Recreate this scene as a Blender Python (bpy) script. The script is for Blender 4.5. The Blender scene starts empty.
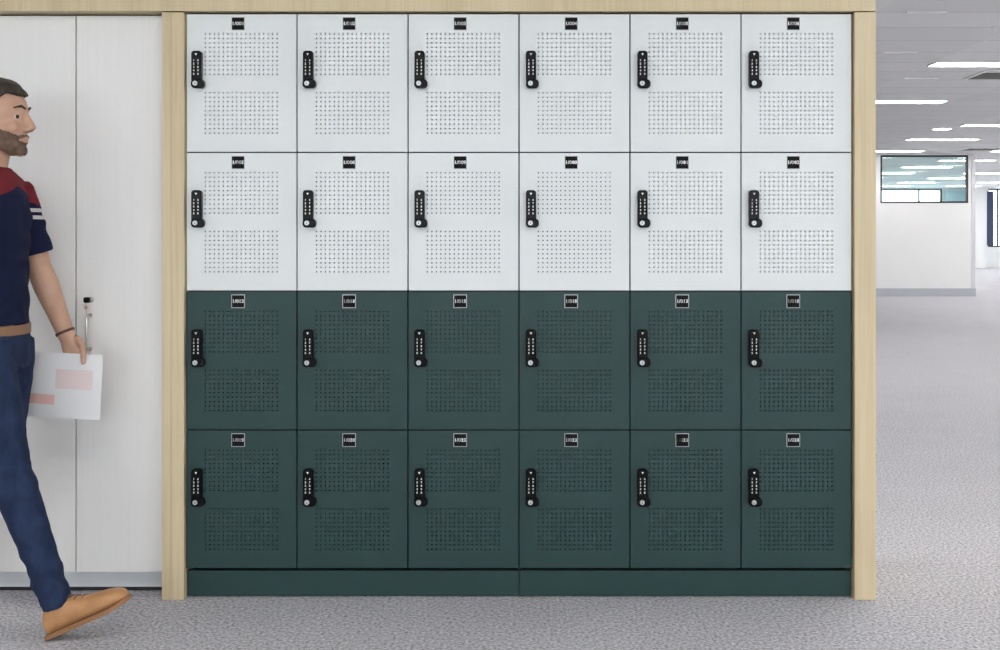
import bpy, bmesh, math, random
from mathutils import Vector, Matrix
random.seed(7)
S = bpy.context.scene
COL = S.collection
PI = math.pi

# ------------------------------------------------------------ camera (looks along +Y, verticals kept parallel by lens shift)
cam_d = bpy.data.cameras.new('camera')
cam = bpy.data.objects.new('camera', cam_d); COL.objects.link(cam)
cam.location = (0, 0, 1.22); cam.rotation_euler = (PI/2, 0, 0)
cam_d.sensor_width = 36; cam_d.lens = 43.2
cam_d.shift_x = -0.043; cam_d.shift_y = -0.093
cam_d.clip_start = 0.05; cam_d.clip_end = 300
S.camera = cam
# ------------------------------------------------------------ daylight and exposure
w = bpy.data.worlds.new('daylight'); S.world = w; w.use_nodes = True
bg = w.node_tree.nodes['Background']
bg.inputs[0].default_value = (0.94, 0.97, 1.0, 1); bg.inputs[1].default_value = 4.2
S.view_settings.view_transform = 'Standard'; S.view_settings.look = 'None'
S.view_settings.gamma = 1; S.view_settings.use_curve_mapping = False
S.view_settings.exposure = 0.66
LAMP = 15.0          # strength of the ceiling panels

# ------------------------------------------------------------ materials
def mat(name, col, rough=0.5, metal=0.0, emit=None, spec=0.5):
    m = bpy.data.materials.new(name); m.use_nodes = True
    b = m.node_tree.nodes['Principled BSDF']
    b.inputs['Base Color'].default_value = (*col, 1)
    b.inputs['Roughness'].default_value = rough
    b.inputs['Metallic'].default_value = metal
    b.inputs['Specular IOR Level'].default_value = spec
    if emit:
        b.inputs['Emission Color'].default_value = (*emit[0], 1)
        b.inputs['Emission Strength'].default_value = emit[1]
    return m
def nodes(m): return m.node_tree.nodes, m.node_tree.links, m.node_tree.nodes['Principled BSDF']
def ramp(N, stops):
    r = N.new('ShaderNodeValToRGB'); e = r.color_ramp.elements
    e[0].position, e[0].color = stops[0][0], (*stops[0][1], 1)
    e[1].position, e[1].color = stops[-1][0], (*stops[-1][1], 1)
    for p, c in stops[1:-1]:
        k = e.new(p); k.color = (*c, 1)
    return r
def noise_mat(name, stops, scale, detail=3, rough=0.6, vec=(1,1,1), bump=0.0, bscale=None, coords='Object', spec=0.5, dist=0.002):
    m = mat(name, stops[0][1], rough, spec=spec); N, L, b = nodes(m)
    tc = N.new('ShaderNodeTexCoord'); mp = N.new('ShaderNodeMapping')
    mp.inputs['Scale'].default_value = vec
    L.new(tc.outputs[coords], mp.inputs['Vector'])
    n = N.new('ShaderNodeTexNoise'); n.inputs['Scale'].default_value = scale; n.inputs['Detail'].default_value = detail
    L.new(mp.outputs[0], n.inputs['Vector'])
    r = ramp(N, stops); L.new(n.outputs['Fac'], r.inputs[0]); L.new(r.outputs[0], b.inputs['Base Color'])
    if bump:
        n2 = N.new('ShaderNodeTexNoise'); n2.inputs['Scale'].default_value = bscale or scale; n2.inputs['Detail'].default_value = 2
        L.new(mp.outputs[0], n2.inputs['Vector'])
        bp = N.new('ShaderNodeBump'); bp.inputs['Strength'].default_value = bump; bp.inputs['Distance'].default_value = dist
        L.new(n2.outputs['Fac'], bp.inputs['Height']); L.new(bp.outputs[0], b.inputs['Normal'])
    return m

M = {}
M['white_laminate'] = noise_mat('white_laminate', [(0.3,(0.718,0.745,0.742)),(0.7,(0.738,0.763,0.76))], 3, rough=0.42)
M['green_laminate'] = noise_mat('green_laminate', [(0.3,(0.0205,0.051,0.049)),(0.7,(0.0245,0.057,0.055))], 3, rough=0.45, spec=0.3)
M['charcoal'] = mat('charcoal_carcass', (0.014,0.016,0.016), 0.6)
M['black_plastic'] = mat('black_plastic', (0.004,0.004,0.005), 0.25, spec=0.12)
M['black_plate'] = mat('black_plate', (0.004,0.004,0.004), 0.5, spec=0.1)
M['silver'] = mat('brushed_silver', (0.55,0.56,0.57), 0.35, 0.6)
M['steel'] = mat('steel', (0.62,0.60,0.57), 0.28, 1.0)
M['brass'] = mat('brass', (0.55,0.42,0.25), 0.35, 0.9)
M['print_white'] = mat('white_lettering', (0.85,0.85,0.85), 0.5)
M['key_white'] = mat('white_digits', (0.9,0.9,0.9), 0.5)
# oak: long vertical grain
def oak():
    m = mat('light_oak', (0.62,0.50,0.32), 0.5); N, L, b = nodes(m)
    tc = N.new('ShaderNodeTexCoord')
    def nz(scale, vec, det):
        mp = N.new('ShaderNodeMapping'); mp.inputs['Scale'].default_value = vec; L.new(tc.outputs['Object'], mp.inputs['Vector'])
        n = N.new('ShaderNodeTexNoise'); n.inputs['Scale'].default_value = scale; n.inputs['Detail'].default_value = det
        n.inputs['Distortion'].default_value = 0.4
        L.new(mp.outputs[0], n.inputs['Vector']); return n
    a = nz(14, (1,1,0.05), 4); c = nz(120, (1,1,0.025), 3)
    mx = N.new('ShaderNodeMath'); mx.operation = 'MULTIPLY_ADD'; mx.inputs[1].default_value = 0.45
    L.new(c.outputs['Fac'], mx.inputs[0]); 
    m2 = N.new('ShaderNodeMath'); m2.operation = 'MULTIPLY'; m2.inputs[1].default_value = 0.55
    L.new(a.outputs['Fac'], m2.inputs[0]); L.new(m2.outputs[0], mx.inputs[2])
    r = ramp(N, [(0.33,(0.56,0.445,0.27)),(0.5,(0.64,0.525,0.33)),(0.68,(0.69,0.58,0.38))])
    L.new(mx.outputs[0], r.inputs[0]); L.new(r.outputs[0], b.inputs['Base Color'])
    return m
M['oak'] = oak()
M['cab_white'] = noise_mat('pale_grained_laminate', [(0.3,(0.80,0.785,0.765)),(0.7,(0.82,0.805,0.785))], 90, 3, 0.5, (1,1,0.02))
M['cab_plinth'] = mat('pale_grey_plinth', (0.70,0.72,0.74), 0.4)
M['wall'] = noise_mat('painted_wall', [(0.3,(0.80,0.795,0.79)),(0.7,(0.82,0.815,0.81))], 2, rough=0.8)
M['base'] = mat('grey_skirting', (0.46,0.47,0.52), 0.6)
M['endcap'] = mat('grey_end_strip', (0.64,0.64,0.66), 0.5)
M['dark_frame'] = mat('dark_window_frame', (0.015,0.016,0.022), 0.4)
M['blind'] = mat('navy_blind', (0.03,0.045,0.10), 0.6)
M['teal'] = mat('teal_wall_panel', (0.55,0.72,0.77), 0.5)
M['vent'] = mat('white_vent_metal', (0.8,0.8,0.8), 0.5)
M['vent_dark'] = mat('vent_dark', (0.16,0.155,0.14), 0.7)
M['lamp'] = mat('lit_diffuser', (0.9,0.9,0.9), 0.5, emit=((1.0,0.975,0.935), LAMP))
def carpet():
    m = mat('grey_loop_carpet', (0.4,0.4,0.42), 0.95, spec=0.15); N, L, b = nodes(m)
    tc = N.new('ShaderNodeTexCoord')
    def nz(scale, det, vec=(1,1,1)):
        mp = N.new('ShaderNodeMapping'); mp.inputs['Scale'].default_value = vec; L.new(tc.outputs['Object'], mp.inputs['Vector'])
        n = N.new('ShaderNodeTexNoise'); n.inputs['Scale'].default_value = scale; n.inputs['Detail'].default_value = det
        n.inputs['Roughness'].default_value = 0.65
        L.new(mp.outputs[0], n.inputs['Vector']); return n
    a = nz(95, 3, (1,0.9,1)); big = nz(2.2, 2); tile = nz(0.9, 0)
    r = ramp(N, [(0.30,(0.20,0.20,0.21)),(0.44,(0.415,0.41,0.435)),(0.56,(0.585,0.58,0.61)),(0.70,(0.76,0.755,0.785))])
    L.new(a.outputs['Fac'], r.inputs[0])
    r2 = ramp(N, [(0.3,(0.95,0.94,0.95)),(0.7,(1,1,1))]); L.new(big.outputs['Fac'], r2.inputs[0])
    mx = N.new('ShaderNodeMixRGB'); mx.blend_type = 'MULTIPLY'; mx.inputs[0].default_value = 1
    L.new(r.outputs[0], mx.inputs[1]); L.new(r2.outputs[0], mx.inputs[2]); L.new(mx.outputs[0], b.inputs['Base Color'])
    bp = N.new('ShaderNodeBump'); bp.inputs['Strength'].default_value = 0.6; bp.inputs['Distance'].default_value = 0.006
    L.new(a.outputs['Fac'], bp.inputs['Height']); L.new(bp.outputs[0], b.inputs['Normal'])
    return m
M['carpet'] = carpet()
def ceiling_mat():
    # mineral-fibre tiles 1.19 x 0.6 m laid in a thin metal grid
    m = mat('ceiling_tiles', (0.5,0.5,0.5), 0.9, spec=0.2); N, L, b = nodes(m)
    tc = N.new('ShaderNodeTexCoord'); sp = N.new('ShaderNodeSeparateXYZ'); L.new(tc.outputs['Object'], sp.inputs[0])
    def math_(op, *ins):
        k = N.new('ShaderNodeMath'); k.operation = op
        for i, v in enumerate(ins):
            if isinstance(v, (int, float)): k.inputs[i].default_value = v
            else: L.new(v, k.inputs[i])
        return k.outputs[0]
    def cell(out, off, pitch):
        v = math_('DIVIDE', math_('SUBTRACT', out, off), pitch)
        return math_('FRACT', v), math_('FLOOR', v)
    fx, ix = cell(sp.outputs[0], 3.41 - 11.9, 1.19); fy, iy = cell(sp.outputs[1], 8.07 - 12, 0.6)
    lx = math_('LESS_THAN', fx, 0.018); ly = math_('LESS_THAN', fy, 0.035)
    line = math_('MAXIMUM', lx, ly)
    cb = N.new('ShaderNodeCombineXYZ'); L.new(ix, cb.inputs[0]); L.new(iy, cb.inputs[1])
    wn = N.new('ShaderNodeTexWhiteNoise'); wn.noise_dimensions = '2D'; L.new(cb.outputs[0], wn.inputs['Vector'])
    r = ramp(N, [(0,(0.74,0.74,0.75)),(1,(0.81,0.81,0.82))]); L.new(wn.outputs['Value'], r.inputs[0])
    lc = N.new('ShaderNodeMixRGB'); L.new(lx, lc.inputs[0]); lc.inputs[1].default_value = (0.60,0.60,0.61,1); lc.inputs[2].default_value = (0.80,0.80,0.81,1)
    mx = N.new('ShaderNodeMixRGB'); L.new(line, mx.inputs[0]); L.new(r.outputs[0], mx.inputs[1]); L.new(lc.outputs[0], mx.inputs[2])
    L.new(mx.outputs[0], b.inputs['Base Color'])
    return m
M['ceiling'] = ceiling_mat()
def glass(name, tint, gloss):
    m = bpy.data.materials.new(name); m.use_nodes = True; N, L = m.node_tree.nodes, m.node_tree.links
    N.remove(N['Principled BSDF']); o = N['Material Output']
    t = N.new('ShaderNodeBsdfTransparent'); t.inputs[0].default_value = (*tint, 1)
    g = N.new('ShaderNodeBsdfGlossy'); g.inputs['Roughness'].default_value = 0.02
    fr = N.new('ShaderNodeFresnel'); fr.inputs[0].default_value = gloss
    mx = N.new('ShaderNodeMixShader'); L.new(fr.outputs[0], mx.inputs[0]); L.new(t.outputs[0], mx.inputs[1]); L.new(g.outputs[0], mx.inputs[2])
    L.new(mx.outputs[0], o.inputs[0]); return m
M['glass'] = glass('clear_glass', (0.93,0.96,0.97), 1.45)
M['tint_glass'] = glass('green_tinted_glass', (0.88,0.98,0.97), 1.45)

# ------------------------------------------------------------ helpers
def tag(o, label=None, cat=None, group=None, kind=None):
    if label: o['label'] = label
    if cat: o['category'] = cat
    if group: o['group'] = group
    if kind: o['kind'] = kind
    return o
def empty(name, loc, label=None, cat=None, group=None, kind=None):
    o = bpy.data.objects.new(name, None); COL.objects.link(o); o.location = loc; o.empty_display_size = 0.05
    bpy.context.view_layer.update()
    return tag(o, label, cat, group, kind)
def link_bm(name, bm, m, parent=None, smooth=False, bevel=0.0, seg=2, recalc=True):
    if recalc: bmesh.ops.recalc_face_normals(bm, faces=bm.faces)
    me = bpy.data.meshes.new(name); bm.to_mesh(me); bm.free()
    for k in (m if isinstance(m, (list, tuple)) else [m]): me.materials.append(k)
    o = bpy.data.objects.new(name, me); COL.objects.link(o)
    if parent: o.parent = parent
    if smooth:
        for p in me.polygons: p.use_smooth = True
    if bevel:
        b = o.modifiers.new('bevel', 'BEVEL'); b.width = bevel; b.segments = seg; b.limit_method = 'ANGLE'; b.angle_limit = 0.6
        for p in me.polygons: p.use_smooth = True
        b.harden_normals = True
    return o
def box(bm, x0, x1, y0, y1, z0, z1):
    r = bmesh.ops.create_cube(bm, size=1)
    for v in r['verts']:
        v.co = Vector(((x0+x1)/2 + v.co.x*(x1-x0), (y0+y1)/2 + v.co.y*(y1-y0), (z0+z1)/2 + v.co.z*(z1-z0)))
    return r['verts']
def boxes(*bs):
    bm = bmesh.new()
    for b in bs: box(bm, *b)
    return bm
def cyl(bm, c, r, depth, axis='Y', seg=20, r2=None):
    R = {'Y': Matrix.Rotation(PI/2, 4, 'X'), 'Z': Matrix.Identity(4), 'X': Matrix.Rotation(PI/2, 4, 'Y')}[axis]
    return bmesh.ops.create_cone(bm, cap_ends=True, segments=seg, radius1=r, radius2=r if r2 is None else r2, depth=depth, matrix=Matrix.Translation(c) @ R)
def prism_y(bm, outline, y0, y1):
    """outline: list of (x,z) -> solid from y0 (front) to y1 (back)"""
    a = [bm.verts.new((x, y0, z)) for x, z in outline]; b = [bm.verts.new((x, y1, z)) for x, z in outline]
    bm.faces.new(a); bm.faces.new(b[::-1]); n = len(a)
    for i in range(n): bm.faces.new((a[i], b[i], b[(i+1) % n], a[(i+1) % n]))
def rrect(x0, x1, z0, z1, r, seg=5):
    out = []
    for cx, cz, a0 in ((x1-r, z1-r, 0), (x0+r, z1-r, 90), (x0+r, z0+r, 180), (x1-r, z0+r, 270)):
        for k in range(seg+1):
            a = math.radians(a0 + 90*k/seg); out.append((cx + r*math.cos(a), cz + r*math.sin(a)))
    return out
def loft(bm, pts, rad, n=16, dome=True, side=Vector((0,1,0))):
    """closed tube through pts; rad = r or (r_side, r_other)"""
    P = [Vector(p) for p in pts]; R = [(r, r) if isinstance(r, (int, float)) else r for r in rad]
    T = []
    for i in range(len(P)):
        a = P[max(i-1, 0)]; b = P[min(i+1, len(P)-1)]; T.append((b-a).normalized())
    rings = []
    def ring(c, t, ra, rb):
        s = (side - t*side.dot(t)).normalized(); u = t.cross(s)
        return [bm.verts.new(c + s*(ra*math.cos(2*PI*k/n)) + u*(rb*math.sin(2*PI*k/n))) for k in range(n)]
    if dome:
        for q in (0.92, 0.75, 0.4):
            rings.append(ring(P[0] - T[0]*(min(R[0])*q*0.9), T[0], R[0][0]*math.sqrt(1-q*q), R[0][1]*math.sqrt(1-q*q)))
    for c, t, r in zip(P, T, R): rings.append(ring(c, t, *r))
    if dome:
        for q in (0.4, 0.75, 0.92):
            rings.append(ring(P[-1] + T[-1]*(min(R[-1])*q*0.9), T[-1], R[-1][0]*math.sqrt(1-q*q), R[-1][1]*math.sqrt(1-q*q)))
    bm.faces.new(rings[0][::-1]); bm.faces.new(rings[-1])
    for a, b in zip(rings[:-1], rings[1:]):
        for k in range(n): bm.faces.new((a[k], a[(k+1) % n], b[(k+1) % n], b[k]))
def ell(bm, c, r, seg=20):
    m = Matrix.Translation(c) @ Matrix.Diagonal((*r, 1))
    bmesh.ops.create_uvsphere(bm, u_segments=seg, v_segments=seg*2//3, radius=1, matrix=m)
def remeshed(name, bm, m, parent, voxel=0.004, smooth=6, factor=0.5, disp=None):
    """joins overlapping closed shapes into one continuous skin"""
    bmesh.ops.recalc_face_normals(bm, faces=bm.faces)
    me = bpy.data.meshes.new(name + '_tmp'); bm.to_mesh(me); bm.free()
    sc = bpy.data.scenes.new('workbench'); vl = sc.view_layers[0]
    o = bpy.data.objects.new(name + '_tmp', me); sc.collection.objects.link(o)
    r = o.modifiers.new('r', 'REMESH'); r.mode = 'VOXEL'; r.voxel_size = voxel; r.use_smooth_shade = True
    s = o.modifiers.new('s', 'SMOOTH'); s.iterations = smooth; s.factor = factor
    vl.update(); dg = vl.depsgraph
    me2 = bpy.data.meshes.new_from_object(o.evaluated_get(dg)); me2.name = name
    bpy.data.objects.remove(o); bpy.data.meshes.remove(me); bpy.data.scenes.remove(sc)
    me2.materials.clear()
    for k in (m if isinstance(m, (list, tuple)) else [m]): me2.materials.append(k)
    for p in me2.polygons: p.use_smooth = True
    if disp:
        nrm = [v.normal.copy() for v in me2.vertices]
        for v, q in zip(me2.vertices, nrm): v.co += q * disp(v.co)
    o2 = bpy.data.objects.new(name, me2); COL.objects.link(o2)
    if parent: o2.parent = parent; o2.matrix_parent_inverse = Matrix.Translation(-parent.location)
    return o2
def text_mesh(s, size, xs=1.0, bold=0.0, depth=0.0002):
    c = bpy.data.curves.new('t', 'FONT'); c.body = s; c.size = size; c.align_x = 'CENTER'; c.align_y = 'CENTER'; c.extrude = depth; c.offset = bold
    c.resolution_u = 3
    o = bpy.data.objects.new('t', c); COL.objects.link(o); bpy.context.view_layer.update()
    me = bpy.data.meshes.new_from_object(o.evaluated_get(bpy.context.evaluated_depsgraph_get()))
    bpy.data.objects.remove(o); bpy.data.curves.remove(c)
    for v in me.vertices:          # stand it up, facing -Y
        x, y, z = v.co; v.co = (x*xs, -z, y)
    return me
def add_mesh(name, me, m, parent, loc=(0,0,0)):
    if m: me.materials.clear(); me.materials.append(m)
    o = bpy.data.objects.new(name, me); COL.objects.link(o); o.parent = parent; o.location = loc; return o

# ------------------------------------------------------------ the setting
CEIL = 2.70
X0, X1, Y0, Y1 = -8.0, 18.0, -6.0, 40.7
def plane_box(name, b, m, kind='structure'): return tag(link_bm(name, boxes(b), m), kind=kind)
plane_box('floor', (X0, X1, Y0, Y1, -0.1, 0), M['carpet'])
plane_box('ceiling', (X0, X1, Y0, Y1, CEIL, CEIL+0.1), M['ceiling'])
# outer walls with window bands: along a wall, solid below sill, above head and between the bays
def wall_run(name, axis, pos, thick, a0, a1, bays, sill, head, m):
    bm = bmesh.new()
    def b(u0, u1, z0, z1):
        if u1 - u0 < 1e-4 or z1 - z0 < 1e-4: return
        if axis == 'X': box(bm, u0, u1, pos, pos+thick, z0, z1)
        else: box(bm, pos, pos+thick, u0, u1, z0, z1)
    b(a0, a1, 0, sill); b(a0, a1, head, CEIL)
    u = a0
    for s, e in bays: b(u, s, sill, head); u = e
    b(u, a1, sill, head)
    return tag(link_bm(name, bm, m), kind='structure')
win_n = [0]
def window(axis, pos, thick, s, e, sill, head, mulls, pane=True, f=0.05, gm='glass'):
    win_n[0] += 1
    y = pos + thick*0.3
    def bb(bm, u0, u1, z0, z1, d=0.06, off=0):
        if axis == 'X': box(bm, u0, u1, y+off, y+off+d, z0, z1)
        else: box(bm, y+off, y+off+d, u0, u1, z0, z1)
    mid = ((s+e)/2, y, sill) if axis == 'X' else (y, (s+e)/2, sill)
    root = empty('window_%d' % win_n[0], mid, kind='structure')
    bm = bmesh.new()
    bb(bm, s, e, sill, sill+f); bb(bm, s, e, head-f, head); bb(bm, s, s+f, sill+f, head-f); bb(bm, e-f, e, sill+f, head-f)
    for u in mulls: bb(bm, u-f/2, u+f/2, sill+f, head-f)
    fr = link_bm('window_frame', bm, M['dark_frame'], root); fr.matrix_parent_inverse = Matrix.Translation(-Vector(mid))
    if pane:
        bm = bmesh.new(); bb(bm, s+f*0.6, e-f*0.6, sill+f*0.6, head-f*0.6, 0.008, 0.025)
        pn = link_bm('window_pane', bm, M[gm], root); pn.matrix_parent_inverse = Matrix.Translation(-Vector(mid))
    return root
far_bays = [(-7, -1), (0, 5), (6, 10.5), (11.2, 13.55), (15.1, 17.6)]
wall_run('wall_far', 'X', Y1, 0.25, X0, X1, far_bays, 0.71, 2.69, M['wall'])
window('X', Y1, 0.25, 6, 10.5, 0.71, 2.69, [8.2])
window('X', Y1, 0.25, 11.2, 13.55, 0.71, 2.69, [12.78])
window('X', Y1, 0.25, 15.1, 17.6, 0.71, 2.69, [15.45, 16.4])
window('X', Y1, 0.25, 0, 5, 0.71, 2.69, [2.5])
window('X', Y1, 0.25, -7, -1, 0.71, 2.69, [-4])
right_bays = [(y, y+4.4) for y in (-5, 0.2, 5.4, 10.6, 15.8, 21.0, 26.2, 31.4, 35.9)]
wall_run('wall_right', 'Y', X1, 0.25, Y0, Y1, right_bays, 0.71, 2.62, M['wall'])
for s, e in right_bays: window('Y', X1, 0.25, s, e, 0.71, 2.62, [(s+e)/2])
back_bays = [(-7.5, -3.4), (-3.0, 1.2), (1.6, 5.8), (6.2, 10.4), (10.8, 17.5)]
wall_run('wall_near', 'X', Y0-0.25, 0.25, X0, X1, back_bays, 1.0, 2.62, M['wall'])
for s, e in back_bays: window('X', Y0-0.25, 0.25, s, e, 1.0, 2.62, [(s+e)/2])
plane_box('wall_left', (X0-0.2, X0, Y0, Y1, 0, CEIL), M['wall'])
plane_box('trim_1', (13.62, 14.5, Y1-0.03, Y1, 0.1, 2.62), M['teal'])
plane_box('column', (14.45, 14.86, 40.2, 40.6, 0, CEIL), M['wall'])
tag(bpy.data.objects['column'], 'slim white column at far end of office beside dark-framed window', 'column')
del bpy.data.objects['column']['kind']
bl = link_bm('window_blind', boxes((15.05, 15.26, Y1-0.06, Y1-0.03, 0.76, 2.6)), M['blind'])
tag(bl, 'dark navy blind hanging at left edge of the far right window', 'blind')
# partition wall with transom window
PY = 22.8
wl = wall_run('wall_middle', 'X', PY, 0.15, 3.2, 8.14, [(6.41, 8.08)], 1.77, 2.68, M['wall'])
window('X', PY-0.04, 0.15, 6.41, 8.08, 1.77, 2.68, [], True, 0.035, 'tint_glass')
plane_box('trim_2', (8.14, 8.21, PY-0.01, PY+0.16, 0, CEIL), M['endcap'])
plane_box('baseboard_middle', (3.2, 8.22, PY-0.025, PY-0.011, 0, 0.15), M['base'])
plane_box('baseboard_far', (X0, 14.6, Y1-0.05, Y1-0.031, 0, 0.12), M['base'])

# ------------------------------------------------------------ ceiling panels and vents
CX = [3.41 + 2.38*k for k in range(-4, 6)]
CZ_front = [-4.9, -2.1, 0.7, 3.5, 6.6]
CZ = [-4.9, -2.1, 1.6, 4.6, 7.57, 10.42, 13.45, 16.45, 19.0, 21.75, 24.6, 27.2, 30.0, 32.8, 35.6, 38.4]
def make_light():
    root = empty('ceiling_light', (0,0,0))
    bm = bmesh.new(); L_, W_ = 1.14, 0.25
    for b in ((0, L_, 0, 0.012), (0, L_, W_-0.012, W_), (0, 0.012, 0.012, W_-0.012), (L_-0.012, L_, 0.012, W_-0.012)):
        box(bm, b[0], b[1], b[2], b[3], -0.012, 0)
    link_bm('light_frame', bm, M['vent'], root)
    link_bm('diffuser', boxes((0.012, L_-0.012, 0.012, W_-0.012, -0.009, -0.001)), M['lamp'], root)
    return root
def copy_tree(o, parent=None):
    c = o.copy(); COL.objects.link(c); c.parent = parent
    if parent: c.matrix_parent_inverse = o.matrix_parent_inverse.copy()
    for ch in list(o.children): copy_tree(ch, c)
    return c
def seen(x, y):
    """where a panel shows: 'near' (open ceiling), 'glass' (through the transom), 'right' (past the partition) or None"""
    if y < 5 or (y < 9 and x < 3): return None
    p0, p1 = 543 + x/(y+.1)*1200, 543 + (x+1.14)/(y+.1)*1200; py = 232 - 1.48/(y+.1)*1200
    if py < 0 or p0 > 999: return None
    if y < 22.8: return 'near' if p1 > 877 else None
    if p1 > 978: return 'right'
    return 'glass' if p1 > 884 and p0 < 966 and py > 158 else None
spots = []
for y in CZ:
    for x in CX:
        v = seen(x, y)
        if v: spots.append((y, x, v))
        elif y < 5 and -4.5 < x < 10: spots.append((y, x, None))  # unseen panels continuing the grid, added to light the office
        elif 5 <= y < 12 and not (0 < x < 2 and y < 9): spots.append((y, x, None))
        elif y >= 12 and 543 + x/y*1200 > 1000: spots.append((y, x, None))
        elif y > 22.8 and 5 < x: spots.append((y, x, None))
rows_g = sorted({y for y, x, v in spots if v == 'glass'}); rows_r = sorted({y for y, x, v in spots if v == 'right'})
ORD = ['first', 'second', 'third', 'fourth', 'fifth', 'sixth', 'seventh', 'eighth']
NEAR = {(10.42, 3.41): 'nearest and largest lit ceiling panel, upper right above the open floor',
        (13.45, 3.41): 'long lit ceiling panel touching the right edge of the oak surround, second in depth',
        (16.45, 5.79): 'lit ceiling panel cut by the right edge of the photo, below the dark square vent',
        (19.0, 5.79): 'lit ceiling panel centred above the transom window, one row before the partition',
        (21.75, 5.79): 'lit ceiling panel just above left top corner of the transom window',
        (21.75, 8.17): 'lit ceiling panel level with the transom window top, at right edge of photo',
        (16.45, 3.41): 'lit ceiling panel almost hidden behind the right oak side panel'}
proto = make_light(); first = True
for y, x, v in spots:
    o = proto if first else copy_tree(proto); first = False
    o.location = (x, y, CEIL)
    if v == 'near': tag(o, NEAR.get((y, round(x, 2)), 'lit ceiling panel half hidden behind the oak surround, %.0f metres back' % y), 'ceiling light', 'lit panels in the near office ceiling')
    elif v == 'glass':
        mates = sorted(xx for yy, xx, vv in spots if vv == 'glass' and yy == y)
        side = '' if len(mates) == 1 else (' at left' if x == mates[0] else ' at right')
        tag(o, 'distant lit ceiling panel seen through the transom window, %s row from top%s' % (ORD[rows_g.index(y)], side), 'ceiling light', 'panels seen through the transom')
    elif v == 'right':
        mates = sorted(xx for yy, xx, vv in spots if vv == 'right' and yy == y)
        side = '' if len(mates) == 1 else (', left one' if x == mates[0] else ', right one')
        tag(o, 'distant lit ceiling panel right of the partition wall, %s row from top%s' % (ORD[rows_r.index(y)], side), 'ceiling light', 'panels right of the partition')
    else: tag(o, 'unseen rectangular ceiling panel set flush in the tiles, added to light the office', 'ceiling light', 'unseen panels added for lighting')
em = empty('ceiling_spotlight', (5.70, 17.15, CEIL), 'short bright spotlight between two long lit ceiling panels above the partition', 'ceiling light')
link_bm('light_frame', boxes((-0.12, 0.12, -0.075, 0.075, -0.010, 0)), M['vent'], em, bevel=0.003)
link_bm('diffuser', boxes((-0.11, 0.11, -0.065, 0.065, -0.013, -0.0105)), M['lamp'], em)
def vent(loc, w_, d_, label):
    r = empty('ceiling_vent', loc, label, 'ceiling vent')
    bm = bmesh.new(); t = 0.025
    for b in ((0, w_, 0, t), (0, w_, d_-t, d_), (0, t, t, d_-t), (w_-t, w_, t, d_-t)): box(bm, *b, -0.012, 0)
    link_bm('vent_frame', bm, M['vent'], r)
    bm = boxes((t, w_-t, t, d_-t, -0.004, -0.001))
    for k in range(int((d_-2*t)/0.05)):
        y = t + 0.02 + k*0.05
        v = box(bm, t, w_-t, y, y+0.03, -0.010, -0.008)
    link_bm('louvre', bm, M['vent_dark'], r)
vent((4.05, 11.03, CEIL), 0.6, 0.55, 'square dark louvred ceiling vent behind the nearest lit panel')
vent((7.5, 21.1, CEIL), 0.6, 0.6, 'small dark ceiling vent just above the transom window')
for k, (a, b, y, lab) in enumerate(((2.45, 2.72, 8.05, 'short white ceiling slot nearest the camera, beside top of wooden surround'),
                         (3.24, 3.9, 8.64, 'white ceiling slot at right edge of view above nearest lit panel'),
                         (2.80, 3.08, 9.85, 'short white ceiling slot left of the nearest lit panel'),
                         (3.47, 3.80, 11.5, 'short white ceiling slot just below left end of nearest lit panel'))):
    bm = boxes((a, b, y, y+0.008, CEIL-0.010, CEIL-0.0005), (a, b, y+0.022, y+0.030, CEIL-0.012, CEIL-0.0005), (a, a+0.008, y+0.008, y+0.022, CEIL-0.010, CEIL-0.0005), (b-0.008, b, y+0.008, y+0.022, CEIL-0.010, CEIL-0.0005))
    tag(link_bm('slot_diffuser', bm, M['vent']), lab, 'ceiling slot')

# ------------------------------------------------------------ oak surround, plinths
DY = 4.0               # plane of the locker doors' front
XL, XR = -1.190, 1.030; PITCH = (XR-XL)/6; ROW = 0.4625; TOP = 1.9485
sur = empty('oak_surround', (-0.08, 4.2, 0), 'light oak timber surround framing the lockers and running over the white cabinets', 'surround')
def part(name, bm, m, parent, **k):
    o = link_bm(name, bm, m, parent, **k); o.matrix_parent_inverse = Matrix.Translation(-parent.location); return o
part('side_panel', boxes((-1.264, -1.2337, 3.979, 4.48, 0, 1.949)), M['oak'], sur, bevel=0.0012)
part('side_panel', boxes((-1.2335, -1.1915, 3.980, 4.48, 0, 1.949)), M['oak'], sur, bevel=0.0012)
part('side_panel', boxes((1.0335, 1.104, 3.979, 4.48, 0, 1.949)), M['oak'], sur, bevel=0.0012)
part('top_beam', boxes((-1.90, 1.102, 3.976, 4.48, 1.9525, 2.07)), M['oak'], sur, bevel=0.0012)
for a, b, lab in ((XL+0.001, XL+3*PITCH-0.001, 'dark green locker plinth on carpet, left half'), (XL+3*PITCH+0.001, XR-0.001, 'dark green locker plinth on carpet, right half')):
    r = empty('locker_plinth', ((a+b)/2, 4.2, 0), lab, 'plinth')
    part('front_board', boxes((a, b, 4.012, 4.030, 0.003, 0.088)), M['green_laminate'], r, bevel=0.001)
    part('base_frame', boxes((a+0.01, b-0.01, 4.030, 4.44, 0, 0.088)), M['charcoal'], r)

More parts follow.
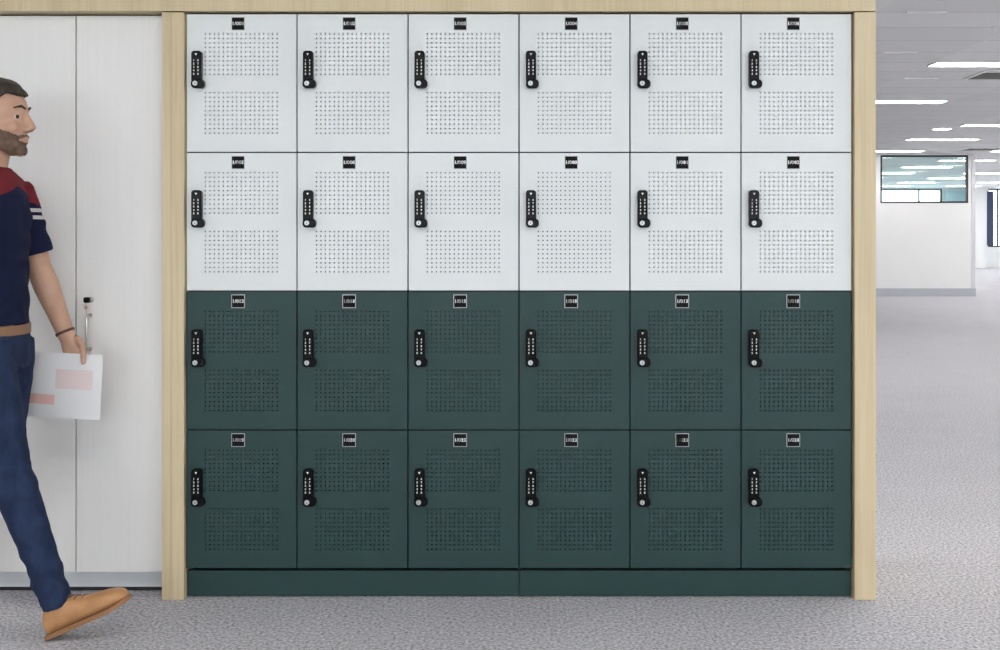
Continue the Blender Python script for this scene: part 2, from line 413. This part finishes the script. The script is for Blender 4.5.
# ------------------------------------------------------------ lockers
W = PITCH - 0.0046; H = ROW - 0.0046
def door_mesh():
    """door W x H x 18 mm, two blocks of 17 x 10 drilled holes; origin bottom left front"""
    bm = bmesh.new(); T = 0.018; p = 0.01492; hr = 0.0026; n = 8
    hx0 = 0.0625; top1 = 0.0655; top2 = 0.2615
    cols = [hx0 + i*p for i in range(17)]
    rows = [H - top1 - j*p for j in range(10)] + [H - top2 - j*p for j in range(10)]
    xs = [0.0] + [cols[0]-p/2 + i*p for i in range(18)] + [W]
    rows = rows[::-1]
    zb = [rows[0]-p/2 + j*p for j in range(11)]; zt = [rows[10]-p/2 + j*p for j in range(11)]
    zs = [0.0] + zb + zt + [H]
    V = {}
    def v(i, j):
        if (i, j) not in V: V[(i, j)] = bm.verts.new((xs[i], 0, zs[j]))
        return V[(i, j)]
    for i in range(len(xs)-1):
        for j in range(len(zs)-1):
            hole = 1 <= i <= 17 and (1 <= j <= 10 or 12 <= j <= 21)
            if not hole: bm.faces.new((v(i,j), v(i+1,j), v(i+1,j+1), v(i,j+1))); continue
            cx = (xs[i]+xs[i+1])/2; cz = (zs[j]+zs[j+1])/2
            c4 = [v(i,j), v(i+1,j), v(i+1,j+1), v(i,j+1)]
            ring = [bm.verts.new((cx + hr*math.cos(2*PI*(k-2.5)/n), 0, cz + hr*math.sin(2*PI*(k-2.5)/n))) for k in range(n)]
            back = [bm.verts.new((q.co.x, T, q.co.z)) for q in ring]
            # corners at k = 0.. : ring[2q] , ring[2q+1] sit either side of corner-to-edge fans
            for q in range(4):
                a, b = c4[q], c4[(q+1) % 4]
                k0 = (2*q) % n
                bm.faces.new((a, b, ring[(k0+2) % n], ring[(k0+1) % n]))
                bm.faces.new((a, ring[(k0+1) % n], ring[k0]))
            for k in range(n): bm.faces.new((ring[k], ring[(k+1) % n], back[(k+1) % n], back[k]))
    # rim: edges and back
    f0 = [bm.verts.new(c) for c in ((0,T,0),(W,T,0),(W,T,H),(0,T,H))]
    bot = [v(i,0) for i in range(len(xs))]; topv = [v(i,len(zs)-1) for i in range(len(xs))]
    lef = [v(0,j) for j in range(len(zs))]; rig = [v(len(xs)-1,j) for j in range(len(zs))]
    bm.faces.new([f0[0], f0[1]] + bot[::-1]); bm.faces.new([f0[3], f0[2]] + topv[::-1])
    bm.faces.new([f0[0], f0[3]] + lef[::-1]); bm.faces.new([f0[1], f0[2]] + rig[::-1])
    bmesh.ops.recalc_face_normals(bm, faces=bm.faces)
    me = bpy.data.meshes.new('locker_door'); bm.to_mesh(me); bm.free(); return me
dm_w = door_mesh(); dm_g = dm_w.copy(); dm_w.materials.append(M['white_laminate']); dm_g.materials.append(M['green_laminate'])

LX, LZ = 0.0220, 0.2095        # lock body's bottom left corner on the door
def lock_body():
    bm = bmesh.new()
    prism_y(bm, rrect(0.001, 0.0345, 0.012, 0.126, 0.010), -0.024, -0.0006)
    me_o = link_bm('keypad_lock', bm, M['black_plastic'], None, bevel=0.0035, seg=3)
    return me_o
protoL = {}
def build_locker(col):
    r = empty('locker', (0, 0, 0))
    t = 0.0012
    bm = bmesh.new(); D = 0.42; w_ = PITCH-0.001; h_ = ROW-0.001; y = 0.019; t = 0.008
    box(bm, 0, t, y, D, 0, h_); box(bm, w_-t, w_, y, D, 0, h_); box(bm, t, w_-t, y, D, 0, t); box(bm, t, w_-t, y, D, h_-t, h_); box(bm, t, w_-t, D-t, D, t, h_-t)
    c = link_bm('carcass', bm, M['charcoal'], r)
    d = bpy.data.objects.new('door', dm_w if col == 'w' else dm_g); COL.objects.link(d); d.parent = r; d.location = (0.0018, 0, 0.0018)
    k = lock_body(); k.parent = r; k.location = (LX, 0, LZ); tag(k, 'black keypad lock')
    # rotating thumb turn at the foot of the lock, leaning out to the right
    bm = bmesh.new(); prism_y(bm, rrect(0.0005, 0.044, 0.0015, 0.031, 0.0125, 7), -0.028, -0.003)
    link_bm('turn_knob', bm, M['black_plastic'], k, bevel=0.004, seg=3)
    bm = bmesh.new(); cyl(bm, (0.0160, -0.0295, 0.0168), 0.0080, 0.006, seg=24); cyl(bm, (0.0160, -0.0330, 0.0168), 0.0050, 0.002, seg=20)
    kc = link_bm('key_cylinder', bm, M['silver'], k, bevel=0.0008); tag(kc, 'silver key cylinder')
    link_bm('keyhole', boxes((0.0152, 0.0168, -0.0343, -0.0335, 0.0135, 0.0200)), M['black_plate'], k)
    bm = bmesh.new()
    for i in range(5):
        for j, x in enumerate((0.0105, 0.0245)):
            prism_y(bm, rrect(x-0.0042, x+0.0042, 0.044+i*0.0113, 0.0525+i*0.0113, 0.0015, 2), -0.0248, -0.0238)
    link_bm('push_buttons', bm, M['black_plate'], k)
    bm = bmesh.new()
    for j, (x, s) in enumerate(((0.0105, '12345'), (0.0245, '67890'))):
        for i, ch in enumerate(s):
            me = DIG[ch]; tmp = bmesh.new(); tmp.from_mesh(me)
            bmesh.ops.translate(tmp, verts=tmp.verts, vec=(x, -0.0250, 0.04825 + (4-i)*0.0113))
            m2 = bpy.data.meshes.new('x'); tmp.to_mesh(m2); tmp.free(); bm.from_mesh(m2); bpy.data.meshes.remove(m2)
    tag(link_bm('button_digits', bm, M['key_white'], k, recalc=False), 'white digits')
    bm = bmesh.new(); prism_y(bm, [(0.0135,0.1165),(0.0215,0.1165),(0.0195,0.1135),(0.0175,0.1095),(0.0155,0.1135)], -0.0245, -0.0239)
    tag(link_bm('arrow_mark', bm, M['key_white'], k), 'small white arrow')
    pl = link_bm('number_plate', boxes((-0.0225, 0.0225, -0.0018, -0.0003, -0.0225, 0.0225)), M['silver'], r, bevel=0.0005); pl.location = (0.1735, 0, H-0.0298)
    tag(pl, 'square black number plate with thin silver edge')
    link_bm('plate_face', boxes((-0.0203, 0.0203, -0.0026, -0.0018, -0.0203, 0.0203)), M['black_plate'], pl)
    return r
DIG = {ch: text_mesh(ch, 0.0085, 1.0, 0.0003, 0.0001) for ch in '0123456789'}
PW = build_locker('w'); PG = build_locker('g'); uw = ug = False
pos_c = ['first','second','third','fourth','fifth','last']
pos_r = ['top','second','third','bottom']
for rr in range(4):
    for cc in range(6):
        if rr < 2: o = PW if not uw else copy_tree(PW); uw = True
        else: o = PG if not ug else copy_tree(PG); ug = True
        n = rr*6+cc+1; num = '1/%03d' % n
        o.location = (XL + cc*PITCH + 0.0005, DY, TOP - (rr+1)*ROW)
        colr = 'white' if rr < 2 else 'dark green'
        tag(o, '%s perforated locker with black keypad lock and number plate %s' % (colr, num), 'locker', '%s lockers in the oak surround' % colr)
        pl = [c for c in o.children if c.name.startswith('number_plate')][0]
        me = text_mesh(num, 0.0160, 1.0, 0.0003, 0.0002)
        wd = max(v.co.x for v in me.vertices) - min(v.co.x for v in me.vertices); s = 0.0355/wd
        for v in me.vertices: v.co.x *= s
        add_mesh('plate_number', me, M['print_white'], pl, (0, -0.0028, 0.0))

# ------------------------------------------------------------ tall white cabinet at left
cab = empty('tall_cabinet', (-1.57, 4.2, 0), 'tall white two-door storage cabinet left of the lockers', 'cabinet')
CY = 4.03
part('carcass', boxes((-1.856, -1.838, CY+0.02, 4.47, 0.07, 1.949), (-1.284, -1.266, CY+0.02, 4.47, 0.07, 1.949), (-1.838, -1.284, CY+0.02, 4.47, 1.93, 1.949), (-1.838, -1.284, CY+0.02, 4.47, 0.07, 0.088), (-1.838, -1.284, 4.455, 4.47, 0.088, 1.93)), M['cab_plinth'], cab)
dl = part('door', boxes((-1.855, -1.5705, CY, CY+0.018, 0.078, 1.946)), M['cab_white'], cab, bevel=0.001)
dr = part('door', boxes((-1.5665, -1.266, CY, CY+0.018, 0.078, 1.946)), M['cab_white'], cab, bevel=0.001)
part('plinth', boxes((-1.855, -1.266, CY+0.045, CY+0.06, 0.015, 0.069)), M['cab_plinth'], cab, bevel=0.001)
part('shadow_gap_strip', boxes((-1.855, -1.266, CY+0.055, 4.46, 0, 0.015)), M['charcoal'], cab)
def sub(name, bm, m, door, **k):
    return link_bm(name, bm, m, door, **k)
hx = -1.520; hz0, hz1 = 0.828, 0.940
bm = bmesh.new()
pts = [(hx, CY, hz1)] + [(hx, CY-0.026-0.009*math.sin(a), hz1-0.009+0.009*math.cos(a)) for a in (0, PI/6, PI/3, PI/2)] + [(hx, CY-0.035, (hz0+hz1)/2)] + [(hx, CY-0.026-0.009*math.sin(a), hz0+0.009-0.009*math.cos(a)) for a in (PI/2, PI/3, PI/6, 0)] + [(hx, CY, hz0)]
loft(bm, pts, [0.0042]*len(pts), 12, False, Vector((1,0,0)))
cyl(bm, (hx, CY-0.0015, hz1), 0.007, 0.003); cyl(bm, (hx, CY-0.0015, hz0), 0.007, 0.003)
tag(sub('door_handle', bm, M['steel'], dr, smooth=True), 'slim steel bow handle')
bm = bmesh.new(); cyl(bm, (hx+0.002, CY-0.004, 0.993), 0.010, 0.008); cyl(bm, (hx+0.002, CY-0.012, 0.993), 0.006, 0.012)
tag(sub('cam_lock', bm, M['steel'], dr, smooth=False, bevel=0.0006), 'steel cam lock')
bm = bmesh.new(); box(bm, hx+0.001, hx+0.003, CY-0.028, CY-0.016, 0.989, 0.997)
prism_y(bm, rrect(hx-0.009, hx+0.011, 0.984, 1.003, 0.006), CY-0.040, CY-0.026)
tag(sub('key', bm, M['black_plastic'], dr, bevel=0.001), 'black-headed key in the lock')
bm = bmesh.new(); prism_y(bm, rrect(hx-0.006, hx+0.004, 0.962, 0.976, 0.004), CY-0.036, CY-0.034); box(bm, hx-0.002, hx+0.0005, CY-0.0355, CY-0.0345, 0.945, 0.963)
prism_y(bm, rrect(hx-0.002, hx, 0.974, 0.988, 0.0009, 2), CY-0.0355, CY-0.0345)
tag(sub('spare_key', bm, M['brass'], dr), 'small brass key hanging from the first')

# ------------------------------------------------------------ person
PC = Vector((-1.70, 3.69, 0))
man = empty('person', (PC.x, PC.y, 0), 'person walking right past the white cabinet, navy shirt, jeans, tan shoes, face in profile', 'person')
skin = noise_mat('skin', [(0.35,(0.50,0.29,0.20)),(0.65,(0.56,0.34,0.24))], 18, rough=0.55, spec=0.4)
hairm = noise_mat('dark_brown_hair', [(0.3,(0.020,0.014,0.010)),(0.7,(0.050,0.036,0.026))], 60, 4, 0.6, (1,1,4), 0.5, 90)
beardm = noise_mat('brown_beard', [(0.3,(0.09,0.055,0.035)),(0.7,(0.17,0.105,0.07))], 80, 3, 0.75)
denim = noise_mat('navy_denim', [(0.3,(0.012,0.021,0.054)),(0.7,(0.026,0.041,0.095))], 26, 4, 0.85, (1,1,0.6), 0.4, 60, spec=0.2)
leather = noise_mat('tan_leather', [(0.3,(0.42,0.20,0.085)),(0.7,(0.56,0.30,0.13))], 16, 3, 0.5)
beltm = mat('brown_belt_leather', (0.26,0.14,0.075), 0.5)
solem = mat('brown_rubber_sole', (0.30,0.145,0.065), 0.7)
# shirt: navy body, maroon yoke over the shoulders, two white bands round each sleeve
def shirt_mat():
    m = mat('navy_maroon_jersey', (0.01,0.015,0.04), 0.9, spec=0.15); N, L, b = nodes(m)
    tc = N.new('ShaderNodeTexCoord'); sp = N.new('ShaderNodeSeparateXYZ'); L.new(tc.outputs['Object'], sp.inputs[0])
    def mm(op, *ins):
        k = N.new('ShaderNodeMath'); k.operation = op
        for i, v in enumerate(ins):
            if isinstance(v, (int, float)): k.inputs[i].default_value = v
            else: L.new(v, k.inputs[i])
        return k.outputs[0]
    x, y, z = sp.outputs
    ay = mm('ABSOLUTE', mm('SUBTRACT', y, PC.y))
    # border falls outwards to the sleeves
    lvl = mm('ADD', z, mm('MULTIPLY', ay, 0.32))
    yoke = mm('GREATER_THAN', lvl, 1.362)
    out = mm('MAXIMUM', mm('GREATER_THAN', y, PC.y + 0.135), mm('LESS_THAN', y, PC.y - 0.170))
    def band(c, h):
        return mm('MULTIPLY', out, mm('LESS_THAN', mm('ABSOLUTE', mm('SUBTRACT', z, c)), h))
    wb = mm('MAXIMUM', band(1.290, 0.006), band(1.267, 0.006))
    c1 = N.new('ShaderNodeMixRGB'); L.new(yoke, c1.inputs[0]); c1.inputs[1].default_value = (0.010,0.014,0.042,1); c1.inputs[2].default_value = (0.17,0.022,0.028,1)
    c2 = N.new('ShaderNodeMixRGB'); L.new(wb, c2.inputs[0]); L.new(c1.outputs[0], c2.inputs[1]); c2.inputs[2].default_value = (0.6,0.58,0.57,1)
    L.new(c2.outputs[0], b.inputs['Base Color']); return m
shirtm = shirt_mat()

yN, yF = PC.y-0.085, PC.y+0.085             # near (his right) and far (left) leg
HIPn, KNn, ANn = Vector((-1.70,yN,0.86)), Vector((-1.600,yN,0.495)), Vector((-1.462,yN,0.110))
HIPf, KNf, ANf = Vector((-1.70,yF,0.86)), Vector((-1.715,yF,0.475)), Vector((-1.915,yF,0.150))
SHn, ELn, WRn = Vector((-1.72,PC.y-0.178,1.343)), Vector((-1.815,PC.y-0.225,1.105)), Vector((-1.795,PC.y-0.235,0.865))
SHf, ELf, WRf = Vector((-1.70,PC.y+0.175,1.343)), Vector((-1.632,PC.y+0.200,1.100)), Vector((-1.538,PC.y+0.188,0.882))
def lerp(a, b, t): return a + (b-a)*t
bm = bmesh.new()
# torso (ellipses: side half width, front-back half depth)
loft(bm, [(-1.70,PC.y,0.83),(-1.70,PC.y,0.92),(-1.70,PC.y,1.02),(-1.705,PC.y,1.14),(-1.708,PC.y,1.25),(-1.71,PC.y,1.33),(-1.712,PC.y,1.385)],
     [(0.135,0.085),(0.142,0.088),(0.140,0.090),(0.148,0.097),(0.160,0.102),(0.155,0.092),(0.090,0.060)], 28)
# neck
loft(bm, [(-1.715,PC.y,1.37),(-1.705,PC.y,1.43),(-1.690,PC.y,1.50)], [0.066,0.056,0.054], 18)
# head
HC = Vector((-1.68, PC.y, 0))
def h(x, y, z): return HC + Vector((x, y, z))
ell(bm, h(-0.004,0,1.592), (0.097,0.074,0.088), 28)
ell(bm, h(0.034,0,1.545), (0.058,0.060,0.082), 24)
ell(bm, h(0.038,0,1.490), (0.048,0.050,0.036), 20)
ell(bm, h(0.072,0,1.470), (0.019,0.024,0.019), 16)
ell(bm, h(0.074,0,1.598), (0.020,0.048,0.014), 16)
ell(bm, h(0.060,0.038,1.540), (0.026,0.020,0.022), 14); ell(bm, h(0.060,-0.038,1.540), (0.026,0.020,0.022), 14)
loft(bm, [h(0.086,0,1.586), h(0.098,0,1.562), h(0.110,0,1.541)], [(0.007,0.009),(0.0095,0.011),(0.013,0.011)], 12)
ell(bm, h(0.098,0.011,1.534), (0.011,0.009,0.008), 10); ell(bm, h(0.098,-0.011,1.534), (0.011,0.009,0.008), 10)
ell(bm, h(0.084,0,1.510), (0.014,0.024,0.007), 14); ell(bm, h(0.083,0,1.498), (0.013,0.021,0.007), 14)
for s in (1, -1):
    ell(bm, h(-0.012, s*0.077, 1.558), (0.017,0.009,0.030), 14); ell(bm, h(-0.016, s*0.082, 1.570), (0.014,0.006,0.017), 12)
# arms
for SH, EL, WR in ((SHn, ELn, WRn), (SHf, ELf, WRf)):
    ins = SH.lerp(Vector((SH.x, PC.y, SH.z)), 0.35)
    loft(bm, [ins, SH, lerp(SH,EL,.35), lerp(SH,EL,.75), EL, lerp(EL,WR,.25), lerp(EL,WR,.65), WR], [0.050,0.054,0.050,0.043,0.039,0.041,0.032,(0.021,0.027)], 18)
# legs
for HP, KN, AN in ((HIPn, KNn, ANn), (HIPf, KNf, ANf)):
    loft(bm, [HP, lerp(HP,KN,.3), lerp(HP,KN,.7), KN, lerp(KN,AN,.3), lerp(KN,AN,.7), AN], [0.070,0.068,0.058,0.049,0.048,0.036,0.032], 18)
# feet inside the shoes
def foot_dir(pitch): return Vector((math.cos(pitch), 0, math.sin(pitch)))
PIT_N, PIT_F = math.radians(24), math.radians(-32)
for AN, pit in ((ANn, PIT_N), (ANf, PIT_F)):
    f = foot_dir(pit); dn = Vector((math.sin(pit), 0, -math.cos(pit)))
    loft(bm, [AN + dn*0.035 - f*0.03, AN + dn*0.045 + f*0.05, AN + dn*0.062 + f*0.13], [0.030,(0.032,0.026),(0.034,0.016)], 14)
# hands: (palm, then five chains)
def hand(WR, d, side, up, curl, grip=False):
    """d: direction of the hand, side: towards the index finger edge, up: back-of-hand normal"""
    pc = WR + d*0.048
    loft(bm, [WR - d*0.01, WR + d*0.02, pc + d*0.01, WR + d*0.088], [(0.021,0.018),(0.030,0.017),(0.039,0.0145),(0.038,0.0125)], 16, side=side)
    for k, (off, ln) in enumerate(((0.029,0.070),(0.0098,0.078),(-0.0098,0.072),(-0.028,0.056))):
        b = WR + d*(0.078 - 0.004*abs(k-1)) + side*off
        a1, a2, a3 = curl[k]
        pts = [b]; dd = d
        for frac, an in ((0.46,a1),(0.30,a2),(0.24,a3)):
            c_ = math.cos(an); s_ = math.sin(an)
            pts.append(pts[-1] + (d*c_ - up*s_)*(ln*frac))
        loft(bm, pts, [0.0088,0.0083,0.0076,0.0066], 10, side=side)
    t0 = WR + d*0.022 + side*0.026
    t1 = t0 + d*0.026 + side*0.014 - up*0.014
    t2 = t1 + d*0.030 - side*0.004 - up*(0.0155 if grip else 0.006)
    t3 = t2 + d*0.022 - side*0.012 + up*(0.002 if grip else 0)
    loft(bm, [t0, t1, t2, t3], [0.013,0.0105,0.0092,0.0078], 10, side=up)
dF = Vector((0.42, 0.0, -0.90)).normalized()
upF = Vector((0.05, 1, 0)); upF = (upF - dF*upF.dot(dF)).normalized(); sideF = upF.cross(dF).normalized()
if sideF.x < 0: sideF = -sideF
hand(WRf, dF, sideF, upF, [(-0.03,0.03,0.06),(-0.03,0.03,0.05),(-0.03,0.03,0.06),(-0.02,0.05,0.08)], True)
dN = Vector((0.10, 0.02, -0.99)).normalized()
upN = Vector((0, -1, 0)); upN = (upN - dN*upN.dot(dN)).normalized(); sideN = upN.cross(dN).normalized()
if sideN.x < 0: sideN = -sideN
hand(WRn, dN, sideN, upN, [(0.35,0.8,1.1),(0.4,0.9,1.2),(0.45,1.0,1.3),(0.5,1.05,1.35)])
body = remeshed('body', bm, skin, man, 0.0034, 4, 0.5)
# hair and beard grown from the head's own skin
def skin_patch(name, m, pred, off, thick, parent=man):
    bmx = bmesh.new(); bmx.from_mesh(body.data)
    bmx.normal_update()
    kill = [f for f in bmx.faces if not pred(f.calc_center_median() - HC)]
    bmesh.ops.delete(bmx, geom=kill, context='FACES')
    nrm = [v.normal.copy() for v in bmx.verts]
    for v, q in zip(bmx.verts, nrm): v.co += q * off(v.co - HC)
    o = link_bm(name, bmx, m, None, smooth=True, recalc=False)
    s = o.modifiers.new('s', 'SOLIDIFY'); s.thickness = thick; s.offset = -1
    sm = o.modifiers.new('m', 'SMOOTH'); sm.iterations = 2
    o.parent = parent; o.matrix_parent_inverse = Matrix.Translation(-parent.location); return o
from mathutils import noise as nz
def hair_pred(p):
    if p.z < 1.47: return False
    ear = abs(p.y) > 0.072 and -0.035 < p.x < 0.012 and p.z < 1.605
    if ear: return False
    if p.x > 0.045: return p.z > 1.638 - (p.x-0.045)*0.12
    if p.x > 0.005: return p.z > 1.565 + (p.x-0.005)*1.5 if p.x < 0.02 else p.z > 1.60 + (p.x-0.02)*1.4
    if p.x > -0.035: return p.z > 1.60
    return p.z > 1.515 - (p.x+0.035)*-0.15
def hair_off(p):
    return 0.006 + 0.011*max(0, min(1, (p.z-1.60)/0.06)) + 0.0035*nz.noise(Vector((p.x*45, p.y*45, p.z*70)))
tag(skin_patch('hair', hairm, hair_pred, hair_off, 0.012), 'short dark brown hair')
def beard_pred(p):
    if p.z < 1.452 or p.z > 1.56: return False
    mouth = ((p.z-1.503)/0.0095)**2 + (p.y/0.024)**2 < 1 and p.x > 0.06
    if mouth: return False
    if p.x < -0.002 or abs(p.y) > 0.075: return False
    if p.x > 0.088 and p.z > 1.52: return False
    if p.z > 1.517 + 0.40*max(0, 0.075-p.x) + 0.004*nz.noise(p*160): return False
    return p.z > 1.456 + 0.75*max(0, 0.050-p.x) + 0.002*nz.noise(p*90)
tag(skin_patch('beard', beardm, beard_pred, lambda p: 0.0022 + 0.001*nz.noise(p*120), 0.003), 'short brown beard')
eyem = mat('eye_white', (0.75,0.72,0.70), 0.25); iris = mat('brown_iris', (0.05,0.025,0.012), 0.2)
for s in (1, -1):
    bm = bmesh.new(); ell(bm, h(0.0735, s*0.030, 1.571), (0.0115,0.0120,0.0085), 16)
    e = part('eye', bm, eyem, man, smooth=True)
    bm = bmesh.new(); ell(bm, h(0.0790, s*0.0350, 1.571), (0.0062,0.0072,0.0064), 12)
    i_ = link_bm('iris', bm, iris, e, smooth=True)
    bm = bmesh.new(); loft(bm, [h(0.093,s*0.012,1.598), h(0.090,s*0.030,1.604), h(0.074,s*0.048,1.598)], [(0.0035,0.003),(0.0045,0.0035),(0.002,0.002)], 8, side=Vector((0,0,1)))
    part('eyebrow', bm, hairm, man, smooth=True)
# shirt
bm = bmesh.new()
def wr(p): return 0.0028*math.sin(p.z*70 + p.y*25 + 6*nz.noise(p*7)) * (1 if p.z < 1.3 else 0.35)
loft(bm, [(-1.70,PC.y,0.935),(-1.70,PC.y,0.98),(-1.703,PC.y,1.08),(-1.705,PC.y,1.18),(-1.705,PC.y,1.27),(-1.709,PC.y,1.335),(-1.712,PC.y,1.388),(-1.711,PC.y,1.420)],
     [(0.158,0.104),(0.158,0.101),(0.156,0.101),(0.165,0.107),(0.174,0.112),(0.166,0.104),(0.128,0.082),(0.078,0.068)], 30, dome=False)
loft(bm, [(-1.718,PC.y-0.165,1.358),(-1.714,PC.y-0.09,1.380),(-1.712,PC.y,1.388),(-1.709,PC.y+0.09,1.380),(-1.704,PC.y+0.165,1.358)], [0.046,(0.046,0.058),(0.040,0.066),(0.046,0.058),0.046], 20, side=Vector((0,0,1)))
for SH, EL in ((SHn, ELn), (SHf, ELf)):
    ins = SH.lerp(Vector((SH.x, PC.y, SH.z)), 0.4)
    loft(bm, [ins, SH, lerp(SH,EL,.3), lerp(SH,EL,.60), lerp(SH,EL,.80)], [0.060,0.064,0.062,0.058,0.057], 20, dome=False)
shirt = remeshed('shirt', bm, shirtm, man, 0.005, 8, 0.5, wr)
tag(shirt, 'navy short-sleeved shirt with maroon shoulders and white sleeve bands')
# belt
bm = bmesh.new(); n = 48; o_ = []; 
for k in range(n):
    a = 2*PI*k/n
    for (rx, ry, z) in ((0.107,0.159,0.906),(0.107,0.159,0.936),(0.100,0.152,0.936),(0.100,0.152,0.906)):
        bm.verts.new((-1.70 + rx*math.cos(a), PC.y + ry*math.sin(a), z))
bm.verts.ensure_lookup_table()
for k in range(n):
    for j in range(4):
        a = k*4; b = ((k+1) % n)*4
        bm.faces.new([bm.verts[q] for q in (a+j, b+j, b+(j+1) % 4, a+(j+1) % 4)])
tag(part('belt', bm, beltm, man, smooth=False), 'brown leather belt')
# jeans
bm = bmesh.new()
loft(bm, [(-1.70,PC.y,0.80),(-1.70,PC.y,0.86),(-1.70,PC.y,0.912)], [(0.150,0.100),(0.158,0.106),(0.157,0.105)], 28, dome=False)
for HP, KN, AN in ((HIPn, KNn, ANn), (HIPf, KNf, ANf)):
    loft(bm, [HP+Vector((0,0,0.03)), lerp(HP,KN,.12), lerp(HP,KN,.45), lerp(HP,KN,.8), KN, lerp(KN,AN,.3), lerp(KN,AN,.65), lerp(KN,AN,1.04)], [(0.078,0.096),(0.086,0.097),(0.082,0.086),(0.068,0.070),(0.062,0.063),0.059,0.050,0.045], 22, dome=False)
def jw(p):
    z = p.z; k = max(0, 1-abs(z-0.16)/0.14)*0.004 + max(0, 1-abs(z-0.49)/0.09)*0.003 + 0.001
    return k*(nz.noise(Vector((p.x*9, p.y*9, z*34))) + 0.5*nz.noise(p*38))*1.6
tag(remeshed('jeans', bm, denim, man, 0.005, 7, 0.5, jw), 'slim dark blue jeans')
# shoes: lofted along the foot in the foot's own frame, then tilted about the ankle
def shoe(AN, pit, label):
    R = Matrix.Rotation(-pit, 4, 'Y') @ Matrix.Scale(0.95, 4); base = Vector((AN.x, AN.y, 0))
    # local: origin under the ankle on the sole plane, x forward
    secs = [(-0.062,0.006,0.030,0.022,0.058),(-0.052,0.006,0.034,0.029,0.078),(-0.030,0.006,0.036,0.035,0.108),(0.0,0.006,0.037,0.036,0.110),
            (0.035,0.006,0.037,0.035,0.092),(0.070,0.006,0.041,0.038,0.076),(0.110,0.006,0.046,0.042,0.070),(0.150,0.008,0.047,0.043,0.064),(0.185,0.010,0.041,0.037,0.057),(0.205,0.013,0.029,0.025,0.047),(0.214,0.018,0.014,0.012,0.034)]
    up = bmesh.new(); rings = []
    n = 20
    for x, zb, wb_, wt, zt in secs:
        ring = []
        for k in range(n):
            a = 2*PI*k/n; cz = math.sin(a); cyy = math.cos(a)
            wdt = wb_ if cz < 0 else wb_ + (wt-wb_)*cz
            z = (zb+zt)/2 + (zt-zb)/2*(abs(cz)**0.75)*(1 if cz > 0 else -1)
            y = wdt*(abs(cyy)**0.8)*(1 if cyy > 0 else -1)
            ring.append(up.verts.new((x, y, z)))
        rings.append(ring)
    up.faces.new(rings[0][::-1]); up.faces.new(rings[-1])
    for a, b in zip(rings[:-1], rings[1:]):
        for k in range(n): up.faces.new((a[k], a[(k+1) % n], b[(k+1) % n], b[k]))
    so = bmesh.new(); L1 = []; L2 = []
    outl = [(s[0]+(-0.006 if i == 0 else 0.001 if i == len(secs)-1 else 0), s[2]+0.004) for i, s in enumerate(secs)]
    loop = [(x, w_) for x, w_ in outl] + [(x, -w_) for x, w_ in reversed(outl)]
    toe = lambda x: max(0, x-0.14)**2*1.6
    a = [so.verts.new((x, y, -0.003 + toe(x))) for x, y in loop]; b = [so.verts.new((x, y, 0.011 + toe(x))) for x, y in loop]
    so.faces.new(a); so.faces.new(b[::-1])
    for i in range(len(a)): so.faces.new((a[i], b[i], b[(i+1) % len(a)], a[(i+1) % len(a)]))
    M_ = Matrix.Translation(AN) @ R @ Matrix.Translation((0, 0, -0.098))
    for q in (up, so): bmesh.ops.transform(q, matrix=M_, verts=q.verts)
    zmin = min(v.co.z for v in so.verts)
    for q in (up, so): bmesh.ops.translate(q, verts=q.verts, vec=(0, 0, 0.001-zmin))
    sh = part('shoe', up, leather, man, smooth=True); tag(sh, label)
    ss = sh.modifiers.new('s', 'SUBSURF'); ss.levels = 1; ss.render_levels = 2
    sl = link_bm('sole', so, solem, sh, bevel=0.002)
    # laces
    lc = bmesh.new()
    for k in range(4):
        x = 0.045 + k*0.020; zt = 0.0915 - k*0.0085
        pts = [(x-0.004, -0.018, zt-0.004), (x, 0, zt+0.0035), (x+0.004, 0.018, zt-0.004)]
        loft(lc, [M_ @ Vector(p) + Vector((0,0,0.001-zmin)) for p in pts], [0.002]*3, 8, side=Vector((0,0,1)))
    ll = link_bm('laces', lc, solem, sh, smooth=True)
shoe(ANn, PIT_N, 'tan leather shoe, toe lifted')
shoe(ANf, PIT_F, 'tan leather shoe, heel lifted')
# wristband on the far wrist
bm = bmesh.new(); dW = (WRf-ELf).normalized(); c0 = WRf - dW*0.016
loft(bm, [c0 - dW*0.004, c0 + dW*0.004], [(0.0265,0.032),(0.026,0.0315)], 22, dome=False)
tag(part('wristband', bm, mat('dark_brown_band', (0.10,0.05,0.035), 0.5), man, smooth=True), 'thin dark wristband')

# printed paper held in his far hand
paperm = mat('white_paper', (0.80,0.79,0.79), 0.7); pink = mat('salmon_print', (0.80,0.50,0.45), 0.7); paleink = mat('pale_pink_print', (0.80,0.66,0.65), 0.7)
bm = bmesh.new(); nx, nzz = 30, 20; Wp, Hp = 0.297, 0.21
grid = [[bm.verts.new((i/nx*Wp, 0.035*(i/nx-0.72)**2, j/nzz*Hp)) for j in range(nzz+1)] for i in range(nx+1)]
for i in range(nx):
    for j in range(nzz):
        f = bm.faces.new((grid[i][j], grid[i+1][j], grid[i+1][j+1], grid[i][j+1]))
        if 3 <= i <= 14 and 4 <= j <= 6: f.material_index = 1
        if 15 <= i <= 26 and 9 <= j <= 14: f.material_index = 2
pp = link_bm('printed_paper', bm, [paperm, pink, paleink], None, recalc=False)
s = pp.modifiers.new('s', 'SOLIDIFY'); s.thickness = 0.0006; s.offset = 0
pp.location = (-1.724, 3.8618, 0.630); pp.rotation_euler = (0, math.radians(3), 0)
tag(pp, 'white printed paper with salmon blocks held low in the walking person\'s hand', 'paper')
